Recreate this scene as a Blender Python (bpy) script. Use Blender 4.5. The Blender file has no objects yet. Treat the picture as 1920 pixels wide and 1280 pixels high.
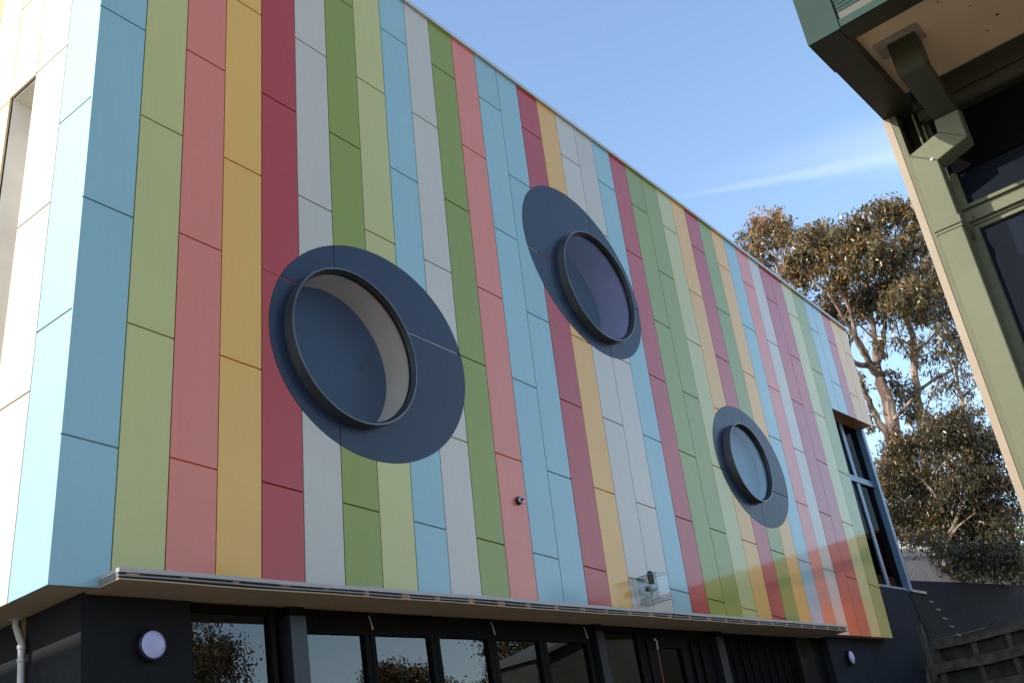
import bpy, bmesh, math, random
import numpy as np
from mathutils import Vector, Matrix
random.seed(7); rng = np.random.default_rng(11)
scene = bpy.context.scene
COL = scene.collection

# ------------------------------------------------------------------ camera (world frame: X along facade, Y into the building, Z up)
CR = Vector((0.62404361, -0.76503013, -0.15905494))
CU = Vector((-0.22484563, -0.37075439, 0.90110245))
CF = Vector((0.74834084, 0.52656442, 0.40338058))
FPX = 2059.5807
cd = bpy.data.cameras.new('camera'); cam = bpy.data.objects.new('camera', cd); COL.objects.link(cam)
m = Matrix((CR, CU, -CF)).transposed().to_4x4(); cam.matrix_world = m
cd.sensor_width = 36; cd.lens = 36*FPX/1920; cd.clip_start = 0.05; cd.clip_end = 4000
scene.camera = cam
def ray(px, py):
    return CR*((px-960)/FPX) - CU*((py-640)/FPX) + CF
def at(px, py, ax, v):
    d = ray(px, py); return d*(v/d[ax])

# tilted frame of the clad upper storey (leans 4.8 degrees along the facade)
TH = math.radians(4.805); c_, s_ = math.cos(TH), math.sin(TH)
Y0 = 6.787; ZB = 1.978
def T(u, y, z): return Vector((u*c_+z*s_, y, -u*s_+z*c_))
def zlev(u, zw): return (zw+u*s_)/c_          # tilted z at which world z = zw

# ------------------------------------------------------------------ materials
def lin(c):
    return tuple(((v/255)/12.92 if v/255 <= .04045 else ((v/255+.055)/1.055)**2.4) for v in c)
MATS = {}
def mat(name, col, rough=.5, spec=.5, metal=0., coat=0., coat_r=.1, noise=0., nscale=3., bump=0., bscale=8., trans=0., detail=4, ior=1.5):
    m = bpy.data.materials.new(name); m.use_nodes = True; nt = m.node_tree; b = nt.nodes['Principled BSDF']
    b.inputs['Base Color'].default_value = (*col, 1); b.inputs['Roughness'].default_value = rough
    b.inputs['Specular IOR Level'].default_value = spec; b.inputs['Metallic'].default_value = metal
    b.inputs['Coat Weight'].default_value = coat; b.inputs['Coat Roughness'].default_value = coat_r; b.inputs['IOR'].default_value = ior
    tc = nt.nodes.new('ShaderNodeTexCoord')
    if noise:
        n = nt.nodes.new('ShaderNodeTexNoise'); n.inputs['Scale'].default_value = nscale; n.inputs['Detail'].default_value = detail
        nt.links.new(tc.outputs['Object'], n.inputs['Vector'])
        r = nt.nodes.new('ShaderNodeMapRange'); r.inputs['To Min'].default_value = 1-noise; r.inputs['To Max'].default_value = 1+noise
        r.inputs['From Min'].default_value = .3; r.inputs['From Max'].default_value = .7
        nt.links.new(n.outputs['Fac'], r.inputs['Value'])
        mx = nt.nodes.new('ShaderNodeVectorMath'); mx.operation = 'SCALE'; mx.inputs[0].default_value = col
        nt.links.new(r.outputs['Result'], mx.inputs['Scale']); nt.links.new(mx.outputs['Vector'], b.inputs['Base Color'])
    if bump:
        n = nt.nodes.new('ShaderNodeTexNoise'); n.inputs['Scale'].default_value = bscale; n.inputs['Detail'].default_value = 2
        nt.links.new(tc.outputs['Object'], n.inputs['Vector'])
        bp = nt.nodes.new('ShaderNodeBump'); bp.inputs['Strength'].default_value = 1; bp.inputs['Distance'].default_value = bump
        nt.links.new(n.outputs['Fac'], bp.inputs['Height']); nt.links.new(bp.outputs['Normal'], b.inputs['Normal'])
        if coat: nt.links.new(bp.outputs['Normal'], b.inputs['Coat Normal'])
    MATS[name] = m; return m
def scalec(c, k): return tuple(min(.9, v*k) for v in c)
WH = lin((176, 178, 180))
def panelcol(rgb, k=.43):
    l = lin(rgb); return tuple(min(.85, l[i]/WH[i]*k*(1.10,1.0,.88)[i]) for i in range(3))
PANEL = dict(lime=(184,184,118), green=(130,145,14), crimson=(172,40,20), pink=(210,120,100), yellow=(220,170,74),
             blue=(138,180,196), white=(190,187,182), cream=(205,192,160), navy=(36,48,72))
def pmat(k):
    n = 'panel_'+k
    if n not in MATS:
        mat(n, panelcol(PANEL[k]) if k != 'navy' else lin((31,42,61)), rough=.42, spec=.28, coat=.62 if k != 'navy' else .15, coat_r=.06, noise=.02, nscale=.8, bump=.0016, bscale=.9)
        m = MATS[n]; nt = m.node_tree; b = nt.nodes['Principled BSDF']; src = b.inputs['Base Color'].links[0].from_socket if b.inputs['Base Color'].links else None
        ge = nt.nodes.new('ShaderNodeNewGeometry'); tc = nt.nodes.new('ShaderNodeTexCoord'); mp = nt.nodes.new('ShaderNodeMapping'); mp.inputs['Scale'].default_value = (14,14,.7)
        st = nt.nodes.new('ShaderNodeTexNoise'); st.inputs['Scale'].default_value = 1; st.inputs['Detail'].default_value = 5; nt.links.new(tc.outputs['Object'], mp.inputs[0]); nt.links.new(mp.outputs[0], st.inputs['Vector'])
        a1 = nt.nodes.new('ShaderNodeMapRange'); a1.inputs['From Min'].default_value = .35; a1.inputs['From Max'].default_value = .7; a1.inputs['To Min'].default_value = 1.0; a1.inputs['To Max'].default_value = .975; nt.links.new(st.outputs['Fac'], a1.inputs['Value'])
        a2 = nt.nodes.new('ShaderNodeMapRange'); a2.inputs['To Min'].default_value = .955; a2.inputs['To Max'].default_value = 1.045; nt.links.new(ge.outputs['Random Per Island'], a2.inputs['Value'])
        a3 = nt.nodes.new('ShaderNodeMath'); a3.operation = 'MULTIPLY'; nt.links.new(a1.outputs[0], a3.inputs[0]); nt.links.new(a2.outputs[0], a3.inputs[1])
        sc_ = nt.nodes.new('ShaderNodeVectorMath'); sc_.operation = 'SCALE'; nt.links.new(src, sc_.inputs[0]); nt.links.new(a3.outputs[0], sc_.inputs['Scale']); nt.links.new(sc_.outputs['Vector'], b.inputs['Base Color'])
        a4 = nt.nodes.new('ShaderNodeMapRange'); a4.inputs['To Min'].default_value = .38; a4.inputs['To Max'].default_value = .47; nt.links.new(st.outputs['Fac'], a4.inputs['Value']); nt.links.new(a4.outputs[0], b.inputs['Roughness'])
    return MATS[n]
mat('dark_gap', (.012,.012,.013), .9)
mat('charcoal', (.009,.0095,.0105), .8, spec=.25, noise=.22, nscale=1.3, bump=.003, bscale=40)
mat('charcoal_render', (.016,.018,.024), .85, spec=.2, noise=.25, nscale=2.2, bump=.004, bscale=60)
mat('black_frame', (.005,.0045,.004), .6, spec=.08, noise=.15, nscale=5)
mat('grey_post', (.022,.026,.035), .4, spec=.5, noise=.15, nscale=3)
mat('dark_post', (.010,.011,.013), .5, spec=.3, noise=.15, nscale=3)
mat('soffit_cream', (.50,.345,.20), .6, spec=.3, noise=.07, nscale=1.6, bump=.002, bscale=2)
mat('lip_metal', (.44,.38,.34), .4, spec=.5, noise=.06, nscale=4)
mat('lip_grey', (.20,.21,.20), .5)
mat('timber_orange', (.42,.17,.07), .7, noise=.3, nscale=9)
mat('capping', (.50,.51,.51), .45, noise=.05, nscale=3)
mat('rim_steel', (.085,.09,.09), .33, spec=.6, metal=.35, noise=.3, nscale=2.5)
mat('black_rubber', (.006,.006,.006), .5)
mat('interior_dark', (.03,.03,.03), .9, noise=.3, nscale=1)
mat('lining_beige', (.80,.58,.38), .55, noise=.06)
mat('lining_violet', (.30,.22,.38), .55, noise=.08)
mat('lining_teal', (.26,.42,.50), .55, noise=.08)
mat('blind_navy', (.008,.026,.06), .5, noise=.25, nscale=1.2)
mat('blind_teal', (.16,.29,.36), .5, noise=.15, nscale=2)
mat('orange_soffit', (.55,.24,.07), .4, noise=.25, nscale=4)  # brown soffit with the orange of reflected light put into its colour
mat('window_blue', (.10,.165,.25), .35, spec=.5, noise=.1)
mat('pipe_pvc', (.50,.46,.44), .35, spec=.5, noise=.08, nscale=8)
mat('tan_flashing', (.22,.15,.09), .7, noise=.3, nscale=20, bump=.003, bscale=60)
mat('green_paint', (.125,.128,.078), .5, spec=.15, noise=.09, nscale=3.5, bump=.0008, bscale=30)
mat('green_dark', (.034,.034,.015), .45, spec=.45, noise=.14, nscale=4)  # shaded copy of the green paint under the eave; also small dark fittings
mat('olive_dark', (.026,.024,.012), .5, spec=.4, noise=.15, nscale=4)
mat('green_teal', (.034,.058,.048), .7, spec=.08, noise=.08, nscale=5)
mat('beige_trim', (.30,.235,.165), .5, spec=.3, noise=.08, nscale=5)
mat('roof_green', (.09,.12,.09), .5, noise=.1)
mat('fascia_lined', (.030,.056,.048), .7, spec=.08, noise=.1, nscale=6)
mat('sealant', (.30,.22,.155), .8, noise=.25, nscale=24)
mat('light_rim', (.010,.008,.016), .35, spec=.5)
mat('opal', (.48,.46,.70), .2, spec=.6, noise=.05, nscale=4)
mat('white_plastic', (.55,.56,.55), .4, noise=.1, nscale=12)
mat('stay_white', (.42,.42,.38), .4)
mat('rope_red', (.30,.10,.05), .8)
mat('weather_timber', (.075,.062,.046), .85, spec=.2, noise=.4, nscale=7, bump=.004, bscale=30)
mat('weather_board', (.038,.034,.028), .85, spec=.2, noise=.35, nscale=5, bump=.004, bscale=30)
mat('brown_cladding', (.003,.0027,.0024), .7, spec=.06, noise=.3, nscale=4)
mat('door_timber', (.018,.014,.010), .7, spec=.1, noise=.5, nscale=4)
mat('fence_steel', (.30,.27,.25), .5, noise=.12, nscale=3)
mat('brick_plain', (.62,.20,.07), .8, noise=.2, nscale=2)
mat('orange_cover', (.90,.22,.012), .6, noise=.06)
mat('concrete', (.20,.18,.15), .9, noise=.2, nscale=.6, bump=.004, bscale=20)
mat('dirt', (.16,.12,.08), .95, noise=.35, nscale=.5, bump=.03, bscale=3)
mat('render_beige', (.78,.73,.65), .85, noise=.1, nscale=2)
mat('chrome', (.35,.38,.42), .2, metal=.9)
mat('step_grey', (.27,.26,.25), .7)
mat('scorch', (.010,.010,.009), .95, noise=.4, nscale=3)

def glassmat(name, tint, refl=1.0, base=(.02,.03,.04), a=.5, ior=1.5):
    """window pane: a see-through sheet mixed with a mirror coat by Fresnel"""
    m = bpy.data.materials.new(name); m.use_nodes = True; nt = m.node_tree; nt.nodes.clear()
    o = nt.nodes.new('ShaderNodeOutputMaterial'); t = nt.nodes.new('ShaderNodeBsdfTransparent'); t.inputs[0].default_value = (*tint, 1)
    g = nt.nodes.new('ShaderNodeBsdfGlossy'); g.inputs['Roughness'].default_value = .0; g.inputs['Color'].default_value = (refl, refl, refl, 1)
    f = nt.nodes.new('ShaderNodeFresnel'); f.inputs['IOR'].default_value = ior
    mx = nt.nodes.new('ShaderNodeMixShader'); ge = nt.nodes.new('ShaderNodeNewGeometry'); k1 = nt.nodes.new('ShaderNodeMath'); k1.operation = 'SUBTRACT'; k1.inputs[0].default_value = 1; nt.links.new(ge.outputs['Backfacing'], k1.inputs[1])
    k2 = nt.nodes.new('ShaderNodeMath'); k2.operation = 'MULTIPLY'; nt.links.new(k1.outputs[0], k2.inputs[0]); nt.links.new(f.outputs[0], k2.inputs[1])
    nt.links.new(k2.outputs[0], mx.inputs[0]); nt.links.new(t.outputs[0], mx.inputs[1]); nt.links.new(g.outputs[0], mx.inputs[2])
    nt.links.new(mx.outputs[0], o.inputs[0]); MATS[name] = m; return m
glassmat('glass_door', (.35,.37,.36), .95, ior=1.75)
glassmat('glass_round', (.90,.92,.94), .8, ior=1.33)
glassmat('glass_navy', (.10,.12,.16), .55, ior=1.5)
glassmat('glass_dark', (.05,.06,.09), .14, ior=1.5)
glassmat('perspex', (.90,.93,.95), .9, ior=1.5)
mat('frosted', (.075,.10,.085), .12, spec=.5, noise=.05)

# ------------------------------------------------------------------ mesh building
class MB:
    def __init__(s): s.v = []; s.f = []
    def add(s, vs, fs):
        o = len(s.v); s.v += [tuple(v) for v in vs]; s.f += [tuple(i+o for i in f) for f in fs]; return s
    def box(s, x0, x1, y0, y1, z0, z1, fr=None):
        P = [(x, y, z) for z in (z0, z1) for y in (y0, y1) for x in (x0, x1)]
        if fr: P = [fr(*p) for p in P]
        return s.add(P, [(0,2,3,1),(4,5,7,6),(0,1,5,4),(2,6,7,3),(0,4,6,2),(1,3,7,5)])
    def slab(s, poly, n):        # poly: front outline (3D), n: thickness vector to the back
        k = len(poly); P = [Vector(p) for p in poly]; Q = [p+n for p in P]
        nn = sum(((P[i].cross(P[(i+1) % k])) for i in range(k)), Vector())
        fr = list(range(k)); bk = list(range(2*k-1, k-1, -1)); side = [(i, k+i, k+(i+1) % k, (i+1) % k) for i in range(k)]
        if nn.dot(n) > 0: fr = fr[::-1]; bk = bk[::-1]; side = [t[::-1] for t in side]
        return s.add(P+Q, [tuple(fr), tuple(bk)]+side)
    def tube(s, pts, rad, n=8, caps=True):
        pts = [Vector(p) for p in pts]; rad = rad if hasattr(rad, '__len__') else [rad]*len(pts)
        rings = []; ref = None
        for i, p in enumerate(pts):
            a = pts[max(i-1, 0)]; b = pts[min(i+1, len(pts)-1)]; d = (b-a).normalized()
            if ref is None: ref = d.orthogonal().normalized()
            x = (ref-d*ref.dot(d)).normalized(); ref = x; y = d.cross(x)
            rings.append([p+(x*math.cos(t)+y*math.sin(t))*rad[i] for t in [2*math.pi*k/n for k in range(n)]])
        vs = [v for r in rings for v in r]; fs = []
        for i in range(len(pts)-1):
            for k in range(n):
                fs.append((i*n+k, i*n+(k+1) % n, (i+1)*n+(k+1) % n, (i+1)*n+k))
        if caps: fs += [tuple(range(n))[::-1], tuple(range((len(pts)-1)*n, len(pts)*n))]
        return s.add(vs, fs)
    def lathe(s, c, ax, prof, n=48, closed=False):   # prof: list of (radius, dist along ax)
        c = Vector(c); ax = Vector(ax).normalized(); x = ax.orthogonal().normalized(); y = ax.cross(x)
        vs = [c+ax*h+(x*math.cos(2*math.pi*k/n)+y*math.sin(2*math.pi*k/n))*r for r, h in prof for k in range(n)]
        fs = []; m_ = len(prof)
        for i in range(m_ if closed else m_-1):
            j = (i+1) % m_
            for k in range(n): fs.append((i*n+k, i*n+(k+1) % n, j*n+(k+1) % n, j*n+k))
        return s.add(vs, fs)
    def build(s, name, material, parent=None, smooth=False, **props):
        me = bpy.data.meshes.new(name); me.from_pydata(s.v, [], s.f); me.update()
        me.materials.append(MATS[material] if isinstance(material, str) else material)
        bm = bmesh.new(); bm.from_mesh(me); bmesh.ops.recalc_face_normals(bm, faces=bm.faces); bm.to_mesh(me); bm.free()
        if smooth: me.shade_smooth(); me.set_sharp_from_angle(angle=.6)
        o = bpy.data.objects.new(name, me); COL.objects.link(o)
        if parent: o.parent = parent
        for k, v in props.items(): o[k] = v
        return o
def rootobj(name, label, cat, group=None):
    o = bpy.data.objects.new(name, None); COL.objects.link(o); o['label'] = label; o['category'] = cat
    if group: o['group'] = group
    return o
def boolcut(o, cutters):
    for c in cutters:
        md = o.modifiers.new('b', 'BOOLEAN'); md.operation = 'DIFFERENCE'; md.object = c; md.solver = 'EXACT'
    dg = bpy.context.evaluated_depsgraph_get(); me = bpy.data.meshes.new_from_object(o.evaluated_get(dg))
    old = o.data; o.modifiers.clear(); o.data = me; me.name = old.name; bpy.data.meshes.remove(old)
def bevel(o, w, seg=1):
    bm = bmesh.new(); bm.from_mesh(o.data)
    bmesh.ops.bevel(bm, geom=[e for e in bm.edges if e.calc_face_angle(0) > .5], offset=w, segments=seg, affect='EDGES', profile=.5)
    bm.to_mesh(o.data); bm.free()

# ================================================================== THE STRIPED BUILDING
bld = rootobj('striped_building', 'modern building with multicoloured vertical cladding, three round windows and dark ground floor', 'building')
U = [3.711,4.167,4.604,5.05,5.493,5.941,6.39,6.842,7.29,7.739,8.189,8.631,9.093,9.548,10.0,10.455,10.897,11.359,11.819,12.276,12.72,13.174,13.63,14.074,14.521,14.962,15.409,15.843,16.299,16.737,17.17,17.62,18.07,18.53,19.035,19.40,19.855,20.25,20.66,21.06]
SC = ['blue','lime','pink','yellow','crimson','white','green','lime','blue','white','green','pink','blue','blue','crimson','yellow','white','white','blue','crimson','green','green','lime','yellow','crimson','green','yellow','blue','pink','white','crimson','crimson','lime','green','blue','blue','crimson','yellow','yellow']
JE = {0:[3.385,5.439,7.502,9.6],1:[4.463,6.528,8.60]}   # joint heights, even / odd families
def joints(k):
    fam = [3.42,5.49,7.568,9.648] if k % 2 == 0 else [4.453,6.532,8.604]
    if k == 0: fam = [3.385,5.44,7.502,9.58]
    return fam
EXTRA = {1:[], 5:[6.523,8.59], 7:[6.526,8.592]}
def ztop(u): return 10.385 - max(0, u-14.5)*.0135
RINGS = [((6.907,5.101),1.365,1.155,20.8,(6.554,5.008),.809), ((11.016,7.692),1.365,1.145,-31.7,(11.196,7.496),.816), ((14.95,5.775),1.135,.968,-4.,(14.73,5.758),.626)]
PT = .015; JG = .0085; VG = .0055
cut_all = []
for (cc, a, b, ang, hc, hr) in RINGS:
    m1 = MB(); m1.lathe(T(hc[0], Y0-.5, hc[1]), (0,1,0), [(0.0001,0),(hr-.002,0),(hr-.002,1.5),(0.0001,1.5)], 96); cm = m1.build('cutter', 'dark_gap')
    e = []
    for k in range(96):
        t = 2*math.pi*k/96; x = (a-.004)*math.cos(t); y = (b-.004)*math.sin(t); r = math.radians(ang)
        e.append(T(cc[0]+x*math.cos(r)-y*math.sin(r), Y0-.3, cc[1]+x*math.sin(r)+y*math.cos(r)))
    m2 = MB(); m2.slab(e, Vector((0,.315,0))); ce = m2.build('cutter', 'dark_gap')
    cut_all.append((cc, a, hc, hr, cm, ce))
def edge_strip(name, k, u0, u1, zb, zt, js, matname, gap=True):
    g = VG
    m_ = MB(); zs = [None]+[j for j in js]+[None]
    zbf = lambda u: zb(u); ztf = lambda u: zt(u)
    lo = [zbf(u0), zbf(u1)]
    js = [j for j in js if j > max(lo)+.05 and j < min(ztf(u0), ztf(u1))-.03]
    for j in js+[None]:
        hi = [j-JG]*2 if j else [ztf(u0), ztf(u1)]
        P = [T(u0+g, Y0, lo[0]), T(u1-g, Y0, lo[1]), T(u1-g, Y0, hi[1]), T(u0+g, Y0, hi[0])]
        m_.slab(P, Vector((0, PT, 0)))
        lo = [j+JG]*2 if j else None
    # folded tray behind, same paint
    ut = u0+(.03 if k == 0 else g)
    P = [T(ut, Y0+PT, zbf(ut)), T(u1-g, Y0+PT, zbf(u1)), T(u1-g, Y0+PT, ztf(u1)), T(ut, Y0+PT, ztf(ut))]
    P = [p+Vector((0, .001, 0)) for p in P]
    m_.slab(P, Vector((0, .004, 0)))
    return m_.build(name, matname, bld)
facade_mb = []
for k in range(len(SC)):
    u0, u1 = U[k], U[k+1]
    zbw = ZB if k < 34 else 6.292
    if k == 0: u0 -= VG
    o = edge_strip('cladding_strip', k, u0, u1, lambda u, z=zbw: zlev(u, z), ztop, joints(k), pmat(SC[k]))
    if k >= 34: o['label'] = SC[k]+' strip above the corner window'
    else: o['label'] = {'white':'pale grey','crimson':'dark red','lime':'pale lime green'}.get(SC[k], SC[k])+' cladding strip'
    cs = []
    for (cc, a, hc, hr, cm, ce) in cut_all:
        if u1 > cc[0]-a-.05 and u0 < cc[0]+a+.05: cs.append(ce)
        if u1 > hc[0]-hr-.02 and u0 < hc[0]+hr+.02: cs.append(cm)
    if cs: boolcut(o, cs)
# black membrane behind the strips
mb = MB(); YB = Y0+PT+.012
mb.slab([T(U[0]+.035, YB, zlev(U[0]+.035, ZB+.02)), T(U[34], YB, zlev(U[34], ZB+.02)), T(U[34], YB, ztop(U[34])), T(U[0]+.035, YB, ztop(U[0]))], Vector((0,.05,0)))
mb.slab([T(U[34], YB, zlev(U[34], 6.31)), T(U[39], YB, zlev(U[39], 6.31)), T(U[39], YB, ztop(U[39])), T(U[34], YB, ztop(U[34]))], Vector((0,.05,0)))
o = mb.build('membrane', 'dark_gap', bld); boolcut(o, [x[4] for x in cut_all])

# ---- sunlit end wall (plane u = U0, running in +Y)
UL = U[0]
LS = [(Y0+PT,7.30,'blue',[4.42,6.475,8.54]),(7.30,7.83,'white',[3.92,5.66,7.39,9.12]),(7.83,8.285,'cream',[8.52]),(8.285,8.74,'cream',[5.4,7.35,9.3]),(8.74,9.2,'yellow',[4.4,6.4,8.5]),(9.2,9.65,'white',[5.4,7.4]),(9.65,10.1,'pink',[4.4,6.4,8.5]),(10.1,10.55,'lime',[5.4,7.4]),(10.55,11.0,'blue',[4.4,6.4])]
for i, (y0, y1, cn, js) in enumerate(LS):
    zb_ = zlev(UL, ZB) if i != 2 else 7.39
    ztp = ztop(UL); m_ = MB(); lo = zb_
    for j in [j for j in js if j > zb_+.03]+[ztp+JG]:
        m_.box(UL, UL+PT, y0+(VG if i else 0), y1-VG, lo, j-JG, T); lo = j+JG
    m_.box(UL+PT+.001, UL+PT+.005, y0+(VG if i else .001), y1-VG, zb_, ztp, T)
    o = m_.build('end_wall_strip', pmat(cn), bld)
# deep slot window in the end wall
m_ = MB()
zr, zs0 = 7.385, 3.2
m_.box(UL+.03, UL+1.15, 8.275, 8.285-.004, zs0, zr, T)        # far jamb
m_.box(UL+.03, UL+1.15, 7.834, 7.844, zs0, zr, T)
m_.box(UL+.03, UL+1.15, 7.846, 8.273, zr-.012, zr, T)         # head
m_.box(UL+.03, UL+1.15, 7.846, 8.273, zs0, zs0+.012, T)
sw = m_.build('slot_window', 'render_beige', bld, label='tall narrow slot window with a deep beige reveal')
MB().box(UL+1.0, UL+1.02, 7.85, 8.27, zs0+.02, zr-.02, T).build('pane', 'glass_navy', sw)
MB().box(UL, UL+PT, 7.83+VG, 8.285-VG, zlev(UL,ZB), zs0-.01, T).build('end_wall_strip', pmat('cream'), bld)
MB().box(UL+PT+.012, UL+.07, Y0+.05, 7.83, zlev(UL,ZB+.02), ztop(UL), T).box(UL+PT+.012, UL+.07, 8.29, 16, zlev(UL,ZB+.02), ztop(UL), T).box(UL+PT+.012, UL+.07, 7.83, 8.29, zr+.004, ztop(UL), T).build('membrane', 'dark_gap', bld)
MB().box(UL, UL+PT, 11.0, 16, zlev(UL,ZB), ztop(UL), T).build('end_wall_strip', pmat('white'), bld)
# ---- parapet capping
m_ = MB(); seg = [U[0]-.03]+[u for u in (6.0, 9.0, 12.0, 14.5, 17.0)]+[U[39]+.02]
for a, b in zip(seg[:-1], seg[1:]):
    m_.slab([T(a+.002, Y0-.035, ztop(a)-.005), T(b-.002, Y0-.035, ztop(b)-.005), T(b-.002, Y0-.035, ztop(b)+.055), T(a+.002, Y0-.035, ztop(a)+.055)], Vector((0,.3,0)))
m_.box(UL-.03, UL+.3, Y0+.27, 16, ztop(UL)-.005, ztop(UL)+.055, T)
m_.build('parapet_capping', 'capping', bld)
# ---- roof, back and far end
m_ = MB()
m_.slab([T(UL+.08, Y0+.3, ztop(UL)-.1), T(U[39]-.02, Y0+.3, ztop(U[39])-.1), T(U[39]-.02, 15.98, ztop(U[39])-.1), T(UL+.08, 15.98, ztop(UL)-.1)], Vector((0,0,-.1)))
m_.build('roof', 'concrete', bld)
m_ = MB()
m_.slab([T(UL+.1, 15.9, zlev(UL,ZB)), T(U[39]-.03, 15.9, zlev(U[39],ZB)), T(U[39]-.03, 15.9, ztop(U[39])-.12), T(UL+.1, 15.9, ztop(UL)-.12)], Vector((0,-.1,0)))
m_.slab([T(U[39], Y0+.05, zlev(U[39],6.3)), T(U[39], 7.3, zlev(U[39],6.3)), T(U[39], 7.3, ztop(U[39])), T(U[39], Y0+.05, ztop(U[39]))], Vector((-.08,0,0)))
m_.slab([T(U[39]-.03, 7.3, zlev(U[39],3.)), T(U[39]-.03, 15.8, zlev(U[39],3.)), T(U[39]-.03, 15.8, ztop(U[39])-.12), T(U[39]-.03, 7.3, ztop(U[39])-.12)], Vector((-.08,0,0)))
m_.build('rear_wall', 'capping', bld)
# ---- soffit under the box
XW = 4.235   # side wall of the ground floor
YW = 6.96    # front wall of the ground floor
x0 = T(UL, 0, zlev(UL, ZB)).x
m_ = MB(); m_.box(x0+.012, XW+.001, Y0+.012, YW, ZB+.004, ZB+.05); m_.box(x0+.012, XW+.02, YW, 15.9, ZB+.004, ZB+.05)
m_.box(XW+.001, 19.33, Y0+.03, YW+.2, ZB+.012, ZB+.05); m_.build('soffit', 'soffit_cream', bld)

# ---- round windows
SEAM = [(6.39,5.49),(11.359,7.568),(14.962,5.49)]
RL = ['largest round window, low at the left, tan lined behind the glass','high middle round window lined in violet','small right-hand round window with pale teal lining']
for i, ((cc, a, b, ang, hc, hr), (su, sz)) in enumerate(zip(RINGS, SEAM)):
    rw = bpy.data.objects.new('round_window', None); COL.objects.link(rw); rw.parent = bld; rw['label'] = RL[i]
    e = []
    for k in range(120):
        t = 2*math.pi*k/120; x = (a-.008)*math.cos(t); y = (b-.008)*math.sin(t); r = math.radians(ang)
        e.append(T(cc[0]+x*math.cos(r)-y*math.sin(r), Y0-.003, cc[1]+x*math.sin(r)+y*math.cos(r)))
    ring = MB().slab(e, Vector((0,.024,0))).build('surround', pmat('navy'), rw)
    c1 = MB().box(su-.004, su+.004, Y0-.2, Y0+.2, cc[1]-3, cc[1]+3, T).build('cutter', 'dark_gap')
    c2 = MB().box(cc[0]-3, cc[0]+3, Y0-.2, Y0+.2, sz-JG, sz+JG, T).build('cutter', 'dark_gap')
    boolcut(ring, [cut_all[i][4], c1, c2])
    for q in (c1, c2): bpy.data.objects.remove(q)
    def u_of(px, py): p = at(px, py, 1, Y0); return p.x*c_-p.z*s_
    for (ua, ub, cn) in [[(5.50, u_of(556,531), 'crimson'), (u_of(764,624)+.02, u_of(806,640), 'blue'), (u_of(807,640), u_of(857,661), 'white')],
                         [(u_of(990,465), u_of(1008,473), 'white'), (u_of(1009,474), u_of(1050,494), 'crimson'), (u_of(1052,496), u_of(1058,499), 'cream')], []][i]:
        MB().box(ua, ub, Y0+.004, Y0+.016, sz-JG+.0005, sz+JG-.0005, T).build('joint_strip', pmat(cn), rw)
    C0 = T(hc[0], Y0, hc[1]); Yv = (0,1,0); P = .12
    MB().lathe(C0, Yv, [(hr,-P),(hr,.05),(hr-.018,.05),(hr-.018,-P)], 96, True).build('rim', 'rim_steel', rw, True)
    MB().lathe(C0, Yv, [(hr-.019,-P+.012),(hr-.019,-P+.075),(hr-.045,-P+.075),(hr-.045,-P+.045)], 96, True).build('gasket', 'black_rubber', rw, True)
    MB().lathe(C0, Yv, [(.0001,-P+.058),(hr-.03,-P+.058),(hr-.03,-P+.066),(.0001,-P+.066)], 96).build('pane', 'glass_round', rw)
    D = [.30,.46,.10][i]
    MB().lathe(C0, Yv, [(hr-.024,-P+.08),(hr-.024,D),(hr-.006,D),(hr-.006,.051),(hr-.0235,.051),(hr-.0235,-P+.08)], 96).build('lining', ['lining_beige','lining_violet','lining_teal'][i], rw, True)
    MB().lathe(C0, Yv, [(.0001,D),(hr-.02,D),(hr-.02,D+.02),(.0001,D+.02)], 96).build('blind', ['blind_navy','blind_navy','blind_teal'][i], rw)  # flat disc coloured in place of the dim room behind the glass
for x in cut_all:
    bpy.data.objects.remove(x[4]); bpy.data.objects.remove(x[5])
rw1 = [o for o in bld.children if o.name.startswith('round_window')][0]
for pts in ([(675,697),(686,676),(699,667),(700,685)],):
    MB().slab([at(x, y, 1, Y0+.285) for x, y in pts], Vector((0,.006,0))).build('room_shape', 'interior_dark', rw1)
# seams glimpsed through the surrounds: backing rail of the ring
# ---- corner window under the right-hand box
cw = bpy.data.objects.new('corner_window', None); COL.objects.link(cw); cw.parent = bld; cw['label'] = 'tall dark corner window with blue-grey frames'
zt6 = 6.292
xl = T(U[34], 0, zlev(U[34], zt6)).x; xr = T(U[39], 0, zlev(U[39], zt6)).x
MB().box(xl-.02, xr-.004, Y0+.004, 7.095, zt6+.003, zt6+.016).build('head_soffit', 'orange_soffit', cw)
YG6 = 7.1
f = MB(); f.box(20.60, 20.74, YG6-.03, YG6+.05, 3.02, zt6); f.build('mullion', 'window_blue', cw)
f = MB(); f.box(21.50, 21.64, YG6-.12, YG6+.05, 2.96, zt6); f.build('corner_post', 'window_blue', cw)
f = MB(); f.box(19.2, 21.5, YG6-.05, YG6+.02, 5.04, 5.09); f.box(19.2, 21.5, YG6-.035, YG6+.02, 5.10, 5.17); f.build('transom', 'window_blue', cw)
f = MB(); f.box(19.2, 21.5, YG6-.08, YG6+.02, 2.955, 3.02); f.build('sill', 'window_blue', cw)
f = MB(); f.box(19.2, 20.6, YG6, YG6+.01, 3.02, 5.04); f.box(19.2, 20.6, YG6, YG6+.01, 5.17, zt6); f.build('pane', 'glass_dark', cw)
f = MB(); f.box(20.74, 21.5, YG6, YG6+.01, 3.02, 5.04); f.box(20.74, 21.5, YG6, YG6+.01, 5.17, zt6); f.build('pane', 'glass_dark', cw)
f = MB(); f.box(18.9, 21.5, 8.0, 8.05, 2.9, 6.3); f.box(21.46, 21.5, 7.16, 8.0, 2.9, 6.3); f.build('dark_room', 'interior_dark', cw)

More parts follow.
